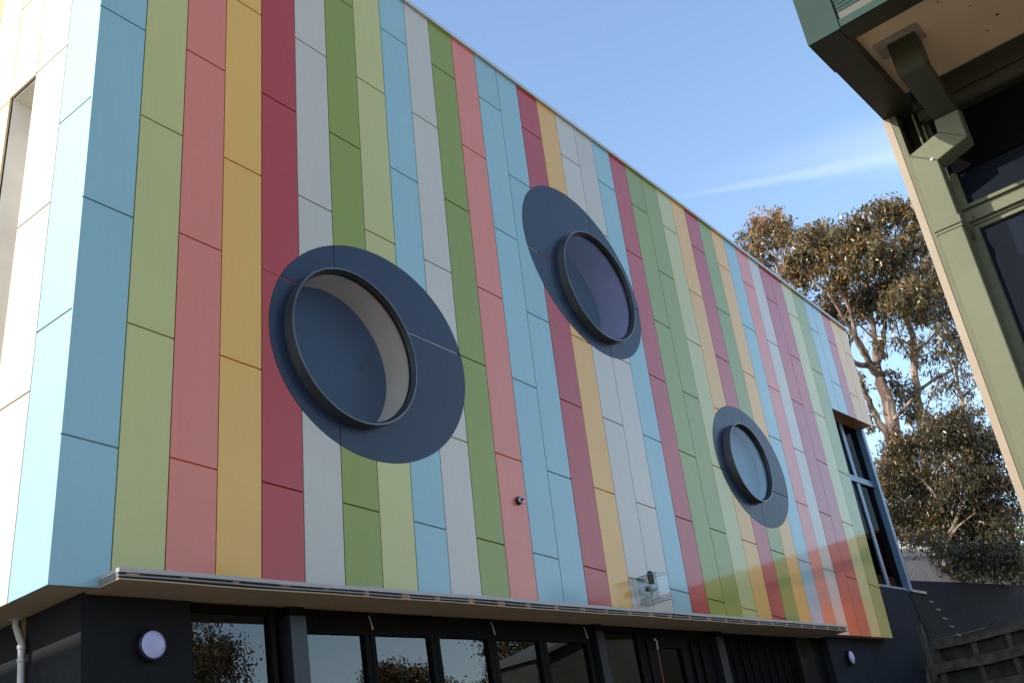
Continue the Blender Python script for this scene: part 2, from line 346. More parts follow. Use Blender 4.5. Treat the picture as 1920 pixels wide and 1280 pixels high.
# ---- ground floor
ZG = -1.55
gw = MB()
gw.box(XW, 5.135, YW, YW+.12, ZG, ZB+.01); gw.box(XW, XW+.12, YW+.12, 15.8, ZG, ZB+.01)
gw.build('wall', 'charcoal', bld)
MB().box(16.84, 19.2, YW, YW+.12, ZG, ZB+.006).box(19.2, 21.25, YW, YW+.3, ZG, 2.955).build('wall', 'charcoal_render', bld, label='right-hand dark rendered wall')
YG = 7.06
# header above the doors
h = MB(); h.box(5.97, 13.5, YG+.0, YG+.09, 1.90, ZB+.01); h.box(6.27, 10.5, YG-.012, YG+.08, 1.845, 1.90); h.box(11.5, 13.2, YG-.012, YG+.08, 1.88, 1.90)
h.build('door_header', 'black_frame', bld)
def frame(x0, x1, z0, z1, w, y0, y1):
    m_ = MB(); m_.box(x0, x0+w, y0, y1, z0, z1); m_.box(x1-w, x1, y0, y1, z0, z1); m_.box(x0+w, x1-w, y0+.001, y1-.001, z1-w, z1); m_.box(x0+w, x1-w, y0+.001, y1-.001, z0, z0+w); return m_
# fixed window beside the wall
w1 = frame(5.135, 5.99, ZG+.1, ZB-.012, .05, YG-.04, YG+.06).build('window_frame', 'black_frame', bld)
MB().box(5.185, 5.94, YG, YG+.008, ZG+.15, ZB-.06).build('pane', 'glass_door', w1)
MB().box(5.185, 5.94, YG+.03, YG+.06, 1.835, 1.93).build('blind_roll', 'lip_grey', w1)
MB().box(5.185, 5.94, YG+.02, YG+.05, 1.38, 1.42).build('inner_rail', 'lip_grey', w1)
for (a, b, y) in ((6.02,6.27,YG-.10),(10.47,10.70,YG-.08),(13.23,13.50,YG-.09)):
    MB().box(a+.08, b, y, YG+.05, ZG, 1.9).build('post', 'grey_post' if a < 7 else 'dark_post', bld)
    MB().box(a+.085, b-.005, y+.004, YG+.05, 1.902, ZB+.006).build('post_head', 'black_frame', bld)
DX = [(6.27,7.06),(7.06,7.908),(7.908,8.748),(8.748,9.59),(9.59,10.47)]
for i, (a, b) in enumerate(DX):
    d = frame(a+.004, b-.004, ZG+.02, 1.843, .06, YG-.03, YG+.04).build('glazed_door', 'black_frame', bld)
    m_ = MB(); m_.box(a+.07, b-.07, YG-.024, YG-.004, 1.755, 1.78) 
    MB().box(a+.064, b-.064, YG+.004, YG+.012, ZG+.08, 1.783).build('pane', 'glass_door', d)
for x in (7.08, 8.78, 10.40):
    m_ = MB(); m_.tube([(x-.03,YG-.05,1.945),(x-.018,YG-.055,1.9),(x,YG-.055,1.82)], [.004,.005,.007], 8); m_.build('door_stay', 'stay_white', bld)
# frosted panel and single door
f = frame(10.70, 11.50, ZG+.05, ZB-.015, .045, YG-.03, YG+.05).build('window_frame', 'black_frame', bld, label='frame holding a pale frosted pane')
MB().box(10.745, 11.455, YG, YG+.008, ZG+.1, ZB-.06).build('pane', 'glass_door', f)
MB().box(10.745, 11.455, YG+.012, YG+.02, ZG+.1, 1.83).build('frosted_film', 'frosted', f)
d = frame(11.66, 12.58, ZG+.02, 1.88, .13, YG-.03, YG+.04).build('glazed_door', 'black_frame', bld, label='single dark glazed door')
MB().box(11.79, 12.45, YG+.004, YG+.012, ZG+.15, 1.75).build('pane', 'glass_navy', d)
MB().tube([(11.80,YG-.06,1.845),(11.835,YG-.07,1.81),(11.82,YG-.07,1.76),(11.84,YG-.06,1.73)], [.014,.010,.010,.016], 8).build('door_stay', 'stay_white', d)
MB().tube([(11.83,YG-.06,1.73),(11.835,YG-.045,1.2),(11.80,YG-.045,.6)], .006, 6).build('pull_cord', 'rope_red', d)
f = MB(); f.box(12.60, 13.30, YG, YG+.06, ZG, 1.9); f.box(12.72, 12.75, YG-.03, YG, ZG, 1.9); f.box(12.95, 12.98, YG-.03, YG, ZG, 1.9); f.box(11.5, 11.66, YG-.01, YG+.05, ZG, 1.9); f.build('side_panel', 'black_frame', bld)
f = MB(); f.box(13.5, 15.82, YG+.03, YG+.09, ZG, ZB)
for k in range(9): f.box(13.62+k*.25, 13.66+k*.25, YG+.015, YG+.03, ZG, ZB)
f.build('ribbed_cladding', 'brown_cladding', bld)
f = MB(); f.box(15.90, 16.40, YG-.02, YG+.05, ZG, ZB-.02); f.box(15.82, 15.90, YG-.05, YG+.06, ZG, ZB-.01); f.build('timber_door', 'door_timber', bld)
MB().box(16.40, 16.84, YG+.01, YG+.06, ZG, ZB).build('side_panel', 'black_frame', bld)
# room behind the glass
f = MB(); f.box(4.4, 19.0, 11.0, 11.1, ZG, ZB); f.box(4.4, 4.5, YW+.13, 11, ZG, ZB); f.box(13.0, 13.1, YG+.1, 11, ZG, ZB); f.box(4.5, 13.0, YG+.1, 11.0, ZG+.02, ZG+.06); f.box(4.5, 13.0, YG+.1, 11.0, ZB+.02, ZB+.06)
f.build('room', 'interior_dark', bld)
# ---- canopy
ca = bpy.data.objects.new('canopy', None); COL.objects.link(ca); ca.parent = bld; ca['label'] = 'shallow cream canopy over the doors with battens showing in its edge'
XC0, XC1, YC = 4.268, 16.78, 6.546
nx = 60
def wav(x, k): return .0025*math.sin(x*1.7+k)+.0018*math.sin(x*3.9+2*k)
def lip(z0, z1, y0, y1, name, mt, k):
    m_ = MB(); xs = [XC0+(XC1-XC0)*i/nx for i in range(nx+1)]
    for a, b in zip(xs[:-1], xs[1:]):
        m_.add([(a,y0,z0+wav(a,k)),(b,y0,z0+wav(b,k)),(b,y1,z0+wav(b,k)),(a,y1,z0+wav(a,k)),(a,y0,z1+wav(a,k)),(b,y0,z1+wav(b,k)),(b,y1,z1+wav(b,k)),(a,y1,z1+wav(a,k))],
               [(0,1,5,4),(3,7,6,2),(0,3,2,1),(4,5,6,7)])
    m_.add([(XC0,y0,z0+wav(XC0,k)),(XC0,y1,z0+wav(XC0,k)),(XC0,y1,z1+wav(XC0,k)),(XC0,y0,z1+wav(XC0,k))], [(0,1,2,3)])
    m_.add([(XC1,y0,z0+wav(XC1,k)),(XC1,y1,z0+wav(XC1,k)),(XC1,y1,z1+wav(XC1,k)),(XC1,y0,z1+wav(XC1,k))], [(3,2,1,0)])
    return m_.build(name, mt, ca)
lip(2.027, 2.058, YC, Y0-.003, 'top_flashing', 'lip_metal', .3)
lip(2.000, 2.011, YC+.006, Y0-.003, 'edge_trim', 'lip_grey', .8)
lip(ZB-.004, ZB+.005, YC+.004, YW, 'soffit_board', 'soffit_cream', 1.4)
MB().box(XC0+.02, XC1-.02, YC+.05, Y0-.004, ZB+.011, 2.022).build('core', 'dark_gap', ca)
x = 4.33; i = 0
while x < 16.6:
    w = .05+.03*random.random() if i % 3 else .10
    dy = .004 if x < 9 else .006
    z1b = 2.024
    z0b = 2.0125 if x < 6.4 else 1.986
    b_ = MB().box(x, x+w, YC+dy+.004, YC+.048, z0b, z1b).build('batten', 'timber_orange', ca); b_['label'] = 'timber packer in the canopy edge'
    x += .43+.04*random.random(); i += 1
MB().box(XC0+.002, XC0+.012, YC+.02, Y0-.005, 1.99, 2.024).build('end_trim', 'lip_grey', ca)

# ---- left downpipe of the striped building
dp = bpy.data.objects.new('downpipe', None); COL.objects.link(dp); dp.parent = bld; dp['label'] = 'cream plastic downpipe under the end soffit'
px, py = 4.185, 7.724
MB().tube([(px,py,ZB+.003),(px,py,ZB-.05),(px,py-.03,ZB-.10),(px,7.645+.02,ZB-.15),(px,7.640,ZB-.19),(px,7.640,ZG)], .0235, 16).build('pipe', 'pipe_pvc', dp, True)
MB().lathe((px,py,ZB+.002), (0,0,-1), [(.0001,0),(.05,0),(.05,.006),(.03,.012),(.024,.012)], 32).build('flange', 'pipe_pvc', dp, True)
for z_, h_ in ((.20,.03),(.30,.018)): MB().lathe((px,7.640,ZB-z_), (0,0,-1), [(.024,0),(.029,.003),(.029,h_),(.024,h_+.003)], 24).build('collar', 'pipe_pvc', dp, True)
m_ = MB(); n = 26; P = []
for i in range(n): 
    z = ZB-.004-i*(.95/n); P.append((7.70-.03-.008*random.random()*(1 if i % 2 else .2), z))
m_.slab([(XW-.012, 7.70+.02, ZB-.004), (XW-.012, 7.70+.02, P[-1][1])]+[(XW-.012, a, z) for a, z in P[::-1]], Vector((.011,0,0)))
m_.build('torn_flashing', 'tan_flashing', dp)  # thin tan strip with a ragged edge beside the pipe

# ================================================================== FITTINGS ON THE FACADE (things of their own)
def wall_light(x, z, y, r, label):
    t = rootobj('wall_light', label, 'wall light', 'round bulkhead lights on the dark ground floor walls')
    c = Vector((x, y, z))
    MB().lathe(c, (0,-1,0), [(.0001,.001),(r*1.0,.001),(r*1.06,.008),(r*1.06,.062),(r*.97,.070),(r*.90,.066),(r*.90,.05),(.0001,.05)], 48).build('housing', 'light_rim', t, True)
    MB().lathe(c, (0,-1,0), [(r*.895,.055),(r*.895,.067),(r*.82,.073),(r*.5,.077),(.0001,.078)], 48).build('diffuser', 'opal', t, True)
    return t
wall_light(4.762, 1.625, YW, .108, 'nearer round bulkhead light on the dark wall left of the doors')
wall_light(17.50, 1.66, YW, .108, 'far round bulkhead light on dark wall beneath the right end of the cladding')
# small sensor
t = rootobj('wall_tap', 'small round dark fitting on the lower part of a pink cladding strip', 'wall fitting')
c = T(8.93, Y0, zlev(8.93, 3.20)); c = Vector((9.235, Y0, 3.20))
MB().lathe(c, (0,-1,0), [(.0001,.0),(.045,.0),(.045,.03),(.039,.035),(.0001,.033)], 28).build('housing', 'black_rubber', t, True)
MB().lathe(c, (0,-1,0), [(.0001,.030),(.038,.031),(.036,.050),(.024,.054),(.024,.046),(.0001,.046)], 28).build('bezel', 'chrome', t, True)
MB().tube([c+Vector((0,-.046,0)), c+Vector((.0,-.075,.0))], .011, 10).tube([c+Vector((-.02,-.07,-.008)), c+Vector((.022,-.07,.008))], .006, 8).build('knob', 'black_rubber', t, True)
# caged floodlight / camera
t = rootobj('caged_camera', 'security camera inside a clear box on the pale grey strips above the canopy', 'security camera')
bx0, bx1, by0, by1, bz0, bz1 = 11.285, 11.53, 6.492, 6.783, 2.192, 2.492
g = MB(); e = .004
g.box(bx0, bx1, by0, by0+e, bz0, bz1); g.box(bx0, bx0+e, by0+e, by1, bz0, bz1); g.box(bx1-e, bx1, by0+e, by1, bz0, bz1); g.box(bx0+e, bx1-e, by0+e, by1, bz0, bz0+e); g.box(bx0+e, bx1-e, by0+e, by1, bz1-e, bz1)
g.build('clear_box', 'perspex', t)
r = .0085
for (p, q) in (((bx0,by1,bz0),(bx0,by1,bz1)),((bx0,by1,bz0),(bx1,by1,bz0)),((bx0,by0,bz0),(bx1,by0,bz0)),((bx1,by0,bz1),(bx0,by0,bz1))): MB().tube([p, q], r if p[1] == by1 else .0045, 8).build('edge_strip', 'capping', t)
g = MB()
for (p, q) in (((bx0,by0,bz0),(bx0,by1,bz0)),((bx1,by0,bz0),(bx1,by1,bz0)),((bx0,by0,bz1),(bx0,by1,bz1)),((bx1,by0,bz1),(bx1,by1,bz1)),((bx0,by1,bz1),(bx1,by1,bz1))): g.tube([p, q], .0045, 6)
g.build('wire', 'lip_grey', t)
cx0, cy0, cz0 = 11.42, 6.66, 2.36
MB().tube([(cx0-.09,cy0-.01,cz0-.015),(cx0+.08,cy0+.01,cz0+.01)], .042, 20).build('camera_body', 'white_plastic', t, True)
MB().tube([(cx0-.092,cy0-.01,cz0-.015),(cx0-.15,cy0-.018,cz0-.03)], [.026,.034], 16).build('lens_hood', 'lip_grey', t, True)
MB().tube([(cx0-.1505,cy0-.018,cz0-.03),(cx0-.152,cy0-.018,cz0-.03)], .026, 16).build('lens', 'black_rubber', t, True)
MB().tube([(cx0,cy0,cz0-.04),(cx0+.01,cy0+.04,cz0-.10),(cx0+.01,by1,cz0-.11)], .014, 10).tube([(cx0+.08,cy0+.01,cz0),(cx0+.10,by1-.02,cz0-.05),(cx0+.07,by1,cz0-.08)], .009, 8).build('bracket', 'white_plastic', t, True)
MB().lathe((cx0+.02,cy0,cz0+.04), (0,0,1), [(.0001,0),(.026,0),(.034,.03),(.036,.07),(.034,.10)], 20).build('sensor_body', 'green_dark', t, True)
MB().lathe((cx0+.02,cy0,cz0+.142), (0,0,1), [(.037,0),(.040,.004),(.036,.03),(.022,.055),(.0001,.062)], 20).build('sensor_cap', 'black_rubber', t, True)

# ================================================================== GREEN BUILDING AT THE RIGHT
gb = rootobj('green_building', 'older green building at right edge with beige eave and dark windows', 'building')
XA = 3.6; YE = .766; YN = -9.0; UZ = 2.09; XF = 2.978
MB().box(XA, XA+.05, YE-.025, YE, ZG, UZ-.002).build('corner_trim', 'beige_trim', gb)
MB().box(XA+.002, XA+.05, .72, YE-.0265, ZG, UZ-.002).build('cover_strip', 'green_paint', gb)
MB().box(XA+.13, XA+.18, .6405, .72, ZG, UZ+.3).build('column', 'green_dark', gb)
MB().box(XA+.185, 9.4, YE-.10, YE-.004, ZG, 2.4).box(9.3, 9.4, YN, YE-.1, ZG, 2.4).build('end_wall', 'beige_trim', gb)
# eave
MB().box(XF, XA+.05, YE-.105, YE-.005, UZ, UZ+.06).build('verge_beam', 'olive_dark', gb)
MB().box(XF, XF+.085, YN, YE-.107, UZ+.001, UZ+.06).build('eave_beam', 'olive_dark', gb)
MB().box(XF+.086, XA, YN, YE-.106, UZ+.058, UZ+.075).build('soffit', mat('soffit_warm', (.66,.46,.27), .7, noise=.10, nscale=2.5, detail=6), gb)
# stains on the soffit (flat spots)
m_ = MB()
for (x, y, r) in ((3.33,.16,.008),(3.42,.28,.007),(3.30,.33,.004),(3.5,.1,.006),(3.22,.05,.006),(3.45,-.1,.007),(3.48,.33,.004),(3.19,.40,.004)):
    m_.lathe((x,y,UZ+.0575), (0,0,-1), [(.0001,0),(r,0),(r*.6,.001),(.0001,.001)], 8)
m_.build('stain', 'weather_timber', gb)
MB().box(XF-.012, XF-.001, YE-.11, YE-.003, UZ-.003, UZ+.62).box(XF-.011, XF+.2, YE-.0045, YE-.001, UZ, UZ+.62).build('corner_cover', 'green_teal', gb)
f = MB(); f.box(XF-.001, XF+.03, YN, YE-.112, UZ+.062, UZ+.62)
for k in range(38): f.box(XF-.003, XF-.0012, YN, YE-.113, UZ+.075+k*.014, UZ+.075+k*.014+.007)
f.build('fascia', 'fascia_lined', gb)
MB().box(XF-.010, XF-.0005, YN, YE-.113, UZ+.002, UZ+.028).build('drip_edge', 'green_teal', gb)
MB().slab([(XF-.03,YE+.01,UZ+.62),(9.45,YE+.01,UZ+1.5),(9.45,YN,UZ+1.5),(XF-.03,YN,UZ+.62)], Vector((0,0,.04))).build('roof', 'roof_green', gb)
MB().box(XF+.04, 9.3, YE-.1, YE-.006, UZ+.08, UZ+.64).build('gable_board', 'green_teal', gb)
# head beam on the wall
hb = MB(); hb.box(XA+.004, XA+.06, YN, .6315, 2.012, UZ+.056); hb.box(XA-.006, XA+.003, YN, .655, 2.062, 2.10); hb.box(XA-.002, XA+.0035, YN, .648, 2.018, 2.056)
hb.build('head_beam', 'olive_dark', gb)
MB().box(XA+.05, XA+.08, YN, .6315, 1.80, 2.011).build('header_panel', mat('header_black', (.002,.002,.002), .8, spec=.05), gb)
MB().box(XA+.051, XA+.13, .6317, .64, ZG, UZ-.002).box(XA+.0505, XA+.183, .7205, .73, ZG, UZ+.3).build('column_return', 'green_dark', gb)
wf = MB()
wf.box(XA+.022, XA+.075, YN, .631, 1.652, 1.664); wf.box(XA+.034, XA+.075, YN, .6305, 1.640, 1.650); wf.box(XA+.026, XA+.075, YN, .6305, 1.603, 1.639); wf.box(XA+.040, XA+.075, YN, .6305, 1.592, 1.602); wf.box(XA+.045, XA+.075, YN, .6305, 1.577, 1.590)
wf.box(XA+.030, XA+.075, .600, .6305, ZG, 1.576)
wf.box(XA+.040, XA+.075, .606, .6305, 1.665, 1.799)
for y in (-.75, -2.1, -3.5, -4.9, -6.3, -7.7): wf.box(XA+.024, XA+.075, y-.03, y+.03, ZG, 1.576); wf.box(XA+.024, XA+.075, y-.03, y+.03, 1.665, 1.799)
wfo = wf.build('window_frame', 'green_paint', gb)
MB().tube([(XA+.026,.60,1.612),(XA+.0235,.60,1.612)], .005, 8).build('rivet', 'green_dark', wfo)
MB().box(XA+.06, XA+.066, YN, .606, 1.664, 1.80).build('pane', mat('navy_glass_sheet', (.008,.011,.018), .03, spec=.12), wfo)
MB().box(XA+.06, XA+.066, YN, .600, ZG+.5, 1.577).build('pane', 'navy_glass_sheet', wfo)
MB().box(XA+.02, XA+.08, YN, .599, ZG, ZG+.5).build('spandrel', 'green_paint', wfo)
# square downpipe with its swan neck
pp = bpy.data.objects.new('downpipe', None); COL.objects.link(pp); pp.parent = gb; pp['label'] = 'square green downpipe with a swan neck'
hw = .0395
def sq(cx, cy, cz, axis):   # square ring
    return cx, cy, cz
def prism(rings):
    m_ = MB(); vs = [v for r_ in rings for v in r_]; fs = [(0,1,2,3), tuple(len(vs)-4+i for i in (3,2,1,0))]
    for i in range(len(rings)-1):
        for k in range(4): fs.append((i*4+k, i*4+(k+1) % 4, i*4+4+(k+1) % 4, i*4+4+k))
    return m_.add(vs, fs)
def hring(x0, x1, y0, y1, z): 
    z = z if isinstance(z, (list, tuple)) else [z]*4
    return [(x0,y0,z[0]),(x1,y0,z[1]),(x1,y1,z[2]),(x0,y1,z[3])]
ya, yb = .508, .602; xf0, xb0 = 3.268, 3.345; xf1, xb1 = 3.478, 3.560
yc, yd = .617, .699
P0 = hring(xf0, xb0, ya, yb, UZ+.06)
P1 = [(xf0,ya,2.018),(xb0,ya,2.052),(xb0,yb,2.052),(xf0,yb,2.018)]
P2 = [(xf1,ya-.004,1.930),(xb1,ya-.004,1.965),(xb1,yb-.018,1.965),(xf1,yb-.018,1.930)]
P3 = [(xf1,.506,1.823),(xb1,.506,1.823),(xb1,.587,1.885),(xf1,.587,1.885)]
P4 = [(xf1,yc,1.790),(xb1,yc,1.790),(xb1,yd,1.850),(xf1,yd,1.850)]
P5 = hring(xf1, xb1, yc, yd, ZG+.05)
o = prism([P0,P1]).build('outlet_length', 'green_dark', pp); bevel(o, .003)  # upper pipe lengths carry the eave's shade in their darker green
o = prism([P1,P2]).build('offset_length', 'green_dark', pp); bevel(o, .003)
o = prism([P2,P3]).build('elbow', 'green_paint', pp); bevel(o, .003)
o = prism([P3,P4]).build('elbow', 'green_paint', pp); bevel(o, .003)
o = prism([P4,P5]).build('straight_length', 'green_paint', pp); bevel(o, .003)
for z in (1.549, .35):
    o = MB().box(xf1-.006, XA+.02, yc-.005, yd+.005, z, z+.030).box(xf1-.003, XA+.02, yc-.003, yd+.003, z-.012, z-.001).build('bracket', 'green_paint', pp); bevel(o, .002)
MB().lathe((xf1,.632,1.800), (-1,0,0), [(.0001,.006),(.004,.005),(.007,.001),(.007,0)], 12).build('screw', 'stay_white', pp, True)
# sealant patch on the soffit around the outlet
P = []
for (cx, cy, a0) in ((3.328,.497,0),(3.328,.628,90),(3.240,.628,180),(3.240,.497,270)):
    sx = 1 if cx > 3.3 else -1; sy = 1 if cy > .55 else -1
    for k in range(5):
        t = math.radians({(1,-1):-90,(1,1):0,(-1,1):90,(-1,-1):180}[(sx,sy)]+k*22.5); P.append((cx+.012*math.cos(t), cy+.012*math.sin(t), UZ+.0565))
MB().slab(P, Vector((0,0,.0014))).build('sealant_patch', 'sealant', pp)
# conduits behind the neck
MB().tube([(XA+.005,.665,2.06),(XA+.005,.665,1.78)], .0035, 8).tube([(XA+.005,.645,2.0),(XA+.005,.645,1.78)], .0035, 8).build('conduit', 'green_paint', gb)

# ================================================================== SETTING
g = MB(); g.add([(-1500,-1500,ZG),(1500,-1500,ZG),(1500,1500,ZG),(-1500,1500,ZG)], [(0,1,2,3)]); o = g.build('ground', 'concrete'); o['kind'] = 'structure'
# raised ground behind the retaining walls
def bank_z(x, y): return 3.25+.045*max(0, x-22)+.25*math.sin(x*.3+y*.2)*min(1, max(0, (x-24)/10))
g = MB(); nx_, ny_ = 40, 30; vs = []; fs = []
for j in range(ny_+1):
    for i in range(nx_+1):
        x = 21.9+i*i*.10; y = 7.5+(j*j)*.12; vs.append((x, y, bank_z(x, y)))
for j in range(ny_):
    for i in range(nx_): a = j*(nx_+1)+i; fs.append((a, a+1, a+nx_+2, a+nx_+1))
g.add(vs, fs); o = g.build('bank', 'dirt', None, True); o['kind'] = 'structure'
g = MB(); vs = []; fs = []
for j in range(31):
    for i in range(41):
        x = 27.5+i*i*.10; y = 7.6-(j*j)*.10; vs.append((x, y, bank_z(x, y)-.06*(0) if j else bank_z(x,y)))
for j in range(30):
    for i in range(40): a = j*41+i; fs.append((a, a+41, a+42, a+1))
g.add(vs, fs); 
# dark rendered retaining wall behind
rt = rootobj('retaining_wall', 'long dark charcoal rendered retaining wall below the fence and trees, stained in stepped marks', 'wall')
A = at(1692,1087,1,7.3); B = at(1920,1096,1,7.3)
sl = (B.z-A.z)/(B.x-A.x)
m_ = MB(); xa, xb = 21.6, 46.0
m_.slab([(xa,7.3,ZG),(xb,7.3,ZG),(xb,7.3,A.z+sl*(xb-A.x)),(xa,7.3,A.z+sl*(xa-A.x))], Vector((0,.25,0))); m_.build('wall', 'charcoal_render', rt)
p = at(1703,1107,1,7.27); q = at(1738,1113,1,7.27)
MB().slab([p, q, q+Vector((0,0,.05)), p+Vector((0,0,.05))], Vector((0,.025,0))).build('ledge_flashing', 'lip_metal', rt)
pts = [at(x,y,1,7.29) for (x,y) in ((1706,1112),(1738,1117),(1748,1128),(1762,1146),(1775,1162),(1788,1180),(1800,1196),(1790,1207),(1750,1216),(1738,1185),(1722,1150))]
MB().slab(pts, Vector((0,.009,0))).build('stain', 'charcoal', rt)
pts = [at(x,y,1,7.284) for (x,y) in ((1733,1163),(1744,1160),(1755,1166),(1759,1176),(1748,1186),(1738,1181))]
MB().slab(pts, Vector((0,.005,0))).build('stain', 'scorch', rt)
for (x, y) in ((1747,1127),(1760,1142),(1772.5,1158.5),(1785,1173.5),(1797.5,1189)):
    a = at(x-4,y-1,1,7.28); b = at(x+4,y+1,1,7.28)
    MB().slab([a+Vector((0,0,-.014)), b+Vector((0,0,-.014)), b+Vector((0,0,.014)), a+Vector((0,0,.014))], Vector((0,.015,0))).build('step_tab', 'step_grey', rt)
# timber retaining frame running out from the dark wall
tr = rootobj('timber_frame_wall', 'weathered timber frame retaining wall with rails and posts in the lower right corner', 'retaining wall')
XT = 20.9
def rail(z, h, y0, y1, dx=0, name='rail'):
    m_ = MB(); n = 14
    for i in range(n):
        a = y0+(y1-y0)*i/n; b = y0+(y1-y0)*(i+1)/n; w = .012*math.sin(i*2.1+z*5)
        m_.add([(XT-dx,a,z+w),(XT-dx,b,z+.012*math.sin((i+1)*2.1+z*5)),(XT-dx,b,z+h+.012*math.sin((i+1)*2.1+z*5)),(XT-dx,a,z+h+w),(XT+.10,a,z+w),(XT+.10,b,z+.012*math.sin((i+1)*2.1+z*5)),(XT+.10,b,z+h+.012*math.sin((i+1)*2.1+z*5)),(XT+.10,a,z+h+w)],
              [(0,1,2,3),(4,7,6,5),(3,2,6,7),(0,4,5,1),(0,3,7,4),(1,5,6,2)])
    return m_.build(name, 'weather_timber', tr)
y_s = 6.70
rail(1.77, .15, y_s, -1.0, .05); rail(1.36, .17, 6.93, -1.0, .08); rail(.92, .16, 6.93, -1.0, .06); rail(.45, .16, 6.93, -1.0, .06)
for k, y in enumerate([6.66,5.98,5.37,4.80,4.2,3.6,3.0,2.4,1.8]):
    MB().box(XT-.01, XT+.07, y-.045, y+.045, ZG, 1.775).build('upright', 'weather_timber', tr)
MB().box(XT+.08, XT+.12, -1.0, 6.66, ZG, 1.78).build('backing_boards', 'weather_board', tr)
MB().box(XT-.10, XT-.02, 6.76, 6.85, 1.25, 2.25).build('end_post', 'weather_timber', tr)
MB().tube([(XT-.09,6.95,.75),(XT-.05,6.93,1.3),(XT+.05,6.86,1.72)], [.05,.06,.035], 6).build('leaning_stake', 'weather_timber', tr)
MB().add([(XT-.08,6.6,1.93),(XT-.09,6.2,1.93),(XT-.11,5.7,1.93),(XT-.09,5.45,2.03),(XT+.02,5.5,1.99),(XT+.02,5.8,1.95),(XT+.02,6.3,1.94),(XT-.01,6.6,1.94)], [(0,1,2,5),(5,6,7,0),(2,3,4,5)]).build('sheet_scrap', 'tan_flashing', tr)
# ground behind timber frame (planter soil)
g = MB(); g.box(XT+.12, 45, -1.0, 7.3, ZG+.01, 1.5); o = g.build('terrace', 'dirt'); o['kind'] = 'structure'

# picket fence on the bank
fn = rootobj('picket_fence', 'tall steel picket fence standing on the bank behind the dark retaining wall', 'fence')
def fence_xy(t): return (29.0+t*.35, 9.6-t*.42)
for k in range(62):
    x, y = 27.6+k*.125, 9.35-k*.025
    z0 = bank_z(x, y)
    m_ = MB().box(x-.02, x+.02, y-.035, y+.035, z0-.2, z0+1.55); m_.add([(x-.02,y-.035,z0+1.55),(x+.02,y-.035,z0+1.55),(x+.02,y+.035,z0+1.55),(x-.02,y+.035,z0+1.55),(x,y,z0+1.66)], [(0,1,4),(1,2,4),(2,3,4),(3,0,4)])
    m_.build('picket', 'fence_steel', fn)
m_ = MB()
for h in (.35, 1.3): m_.tube([(27.5,9.40,bank_z(27.5,9.4)+h),(35.3,7.85,bank_z(35.3,7.85)+h)], .02, 6)
m_.build('rail', 'fence_steel', fn)
HX, HZ = 18.9, 3.2
# ================================================================== VEGETATION
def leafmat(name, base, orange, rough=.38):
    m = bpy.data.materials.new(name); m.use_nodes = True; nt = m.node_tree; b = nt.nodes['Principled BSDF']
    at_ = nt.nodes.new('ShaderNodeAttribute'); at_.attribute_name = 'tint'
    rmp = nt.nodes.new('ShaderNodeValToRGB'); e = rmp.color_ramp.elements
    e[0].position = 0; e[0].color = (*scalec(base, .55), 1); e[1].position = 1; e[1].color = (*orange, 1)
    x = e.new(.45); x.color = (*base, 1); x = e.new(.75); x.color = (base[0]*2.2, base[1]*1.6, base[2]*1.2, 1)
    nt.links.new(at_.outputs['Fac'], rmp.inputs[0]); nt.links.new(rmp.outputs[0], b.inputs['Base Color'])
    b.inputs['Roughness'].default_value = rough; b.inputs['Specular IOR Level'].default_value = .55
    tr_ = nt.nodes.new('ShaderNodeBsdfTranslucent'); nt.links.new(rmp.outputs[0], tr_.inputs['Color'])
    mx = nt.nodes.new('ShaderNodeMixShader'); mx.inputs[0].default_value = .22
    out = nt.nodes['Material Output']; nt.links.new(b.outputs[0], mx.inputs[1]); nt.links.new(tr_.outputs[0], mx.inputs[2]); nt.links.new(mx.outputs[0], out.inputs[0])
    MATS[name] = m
leafmat('leaf_gum', (.118,.098,.045), (.55,.22,.035), .27)
leafmat('leaf_dark', (.056,.048,.018), (.40,.17,.03), .33)
leafmat('leaf_bright', (.14,.19,.05), (.25,.25,.05))
def barkmat(name, a, b_, sc=3):
    m = mat(name, a, .75, spec=.3, bump=.02, bscale=14); nt = m.node_tree; b = nt.nodes['Principled BSDF']
    n = nt.nodes.new('ShaderNodeTexNoise'); n.inputs['Scale'].default_value = sc; n.inputs['Detail'].default_value = 5
    tc = nt.nodes.new('ShaderNodeTexCoord'); mp = nt.nodes.new('ShaderNodeMapping'); mp.inputs['Scale'].default_value = (1,1,.25)
    nt.links.new(tc.outputs['Object'], mp.inputs[0]); nt.links.new(mp.outputs[0], n.inputs['Vector'])
    r = nt.nodes.new('ShaderNodeValToRGB'); r.color_ramp.elements[0].position = .4; r.color_ramp.elements[0].color = (*a, 1); r.color_ramp.elements[1].position = .62; r.color_ramp.elements[1].color = (*b_, 1)
    nt.links.new(n.outputs['Fac'], r.inputs[0]); nt.links.new(r.outputs[0], b.inputs['Base Color'])
barkmat('bark_gum', (.10,.058,.042), (.34,.25,.195), 3.6)
barkmat('bark_dark', (.08,.05,.035), (.20,.13,.09), 3)

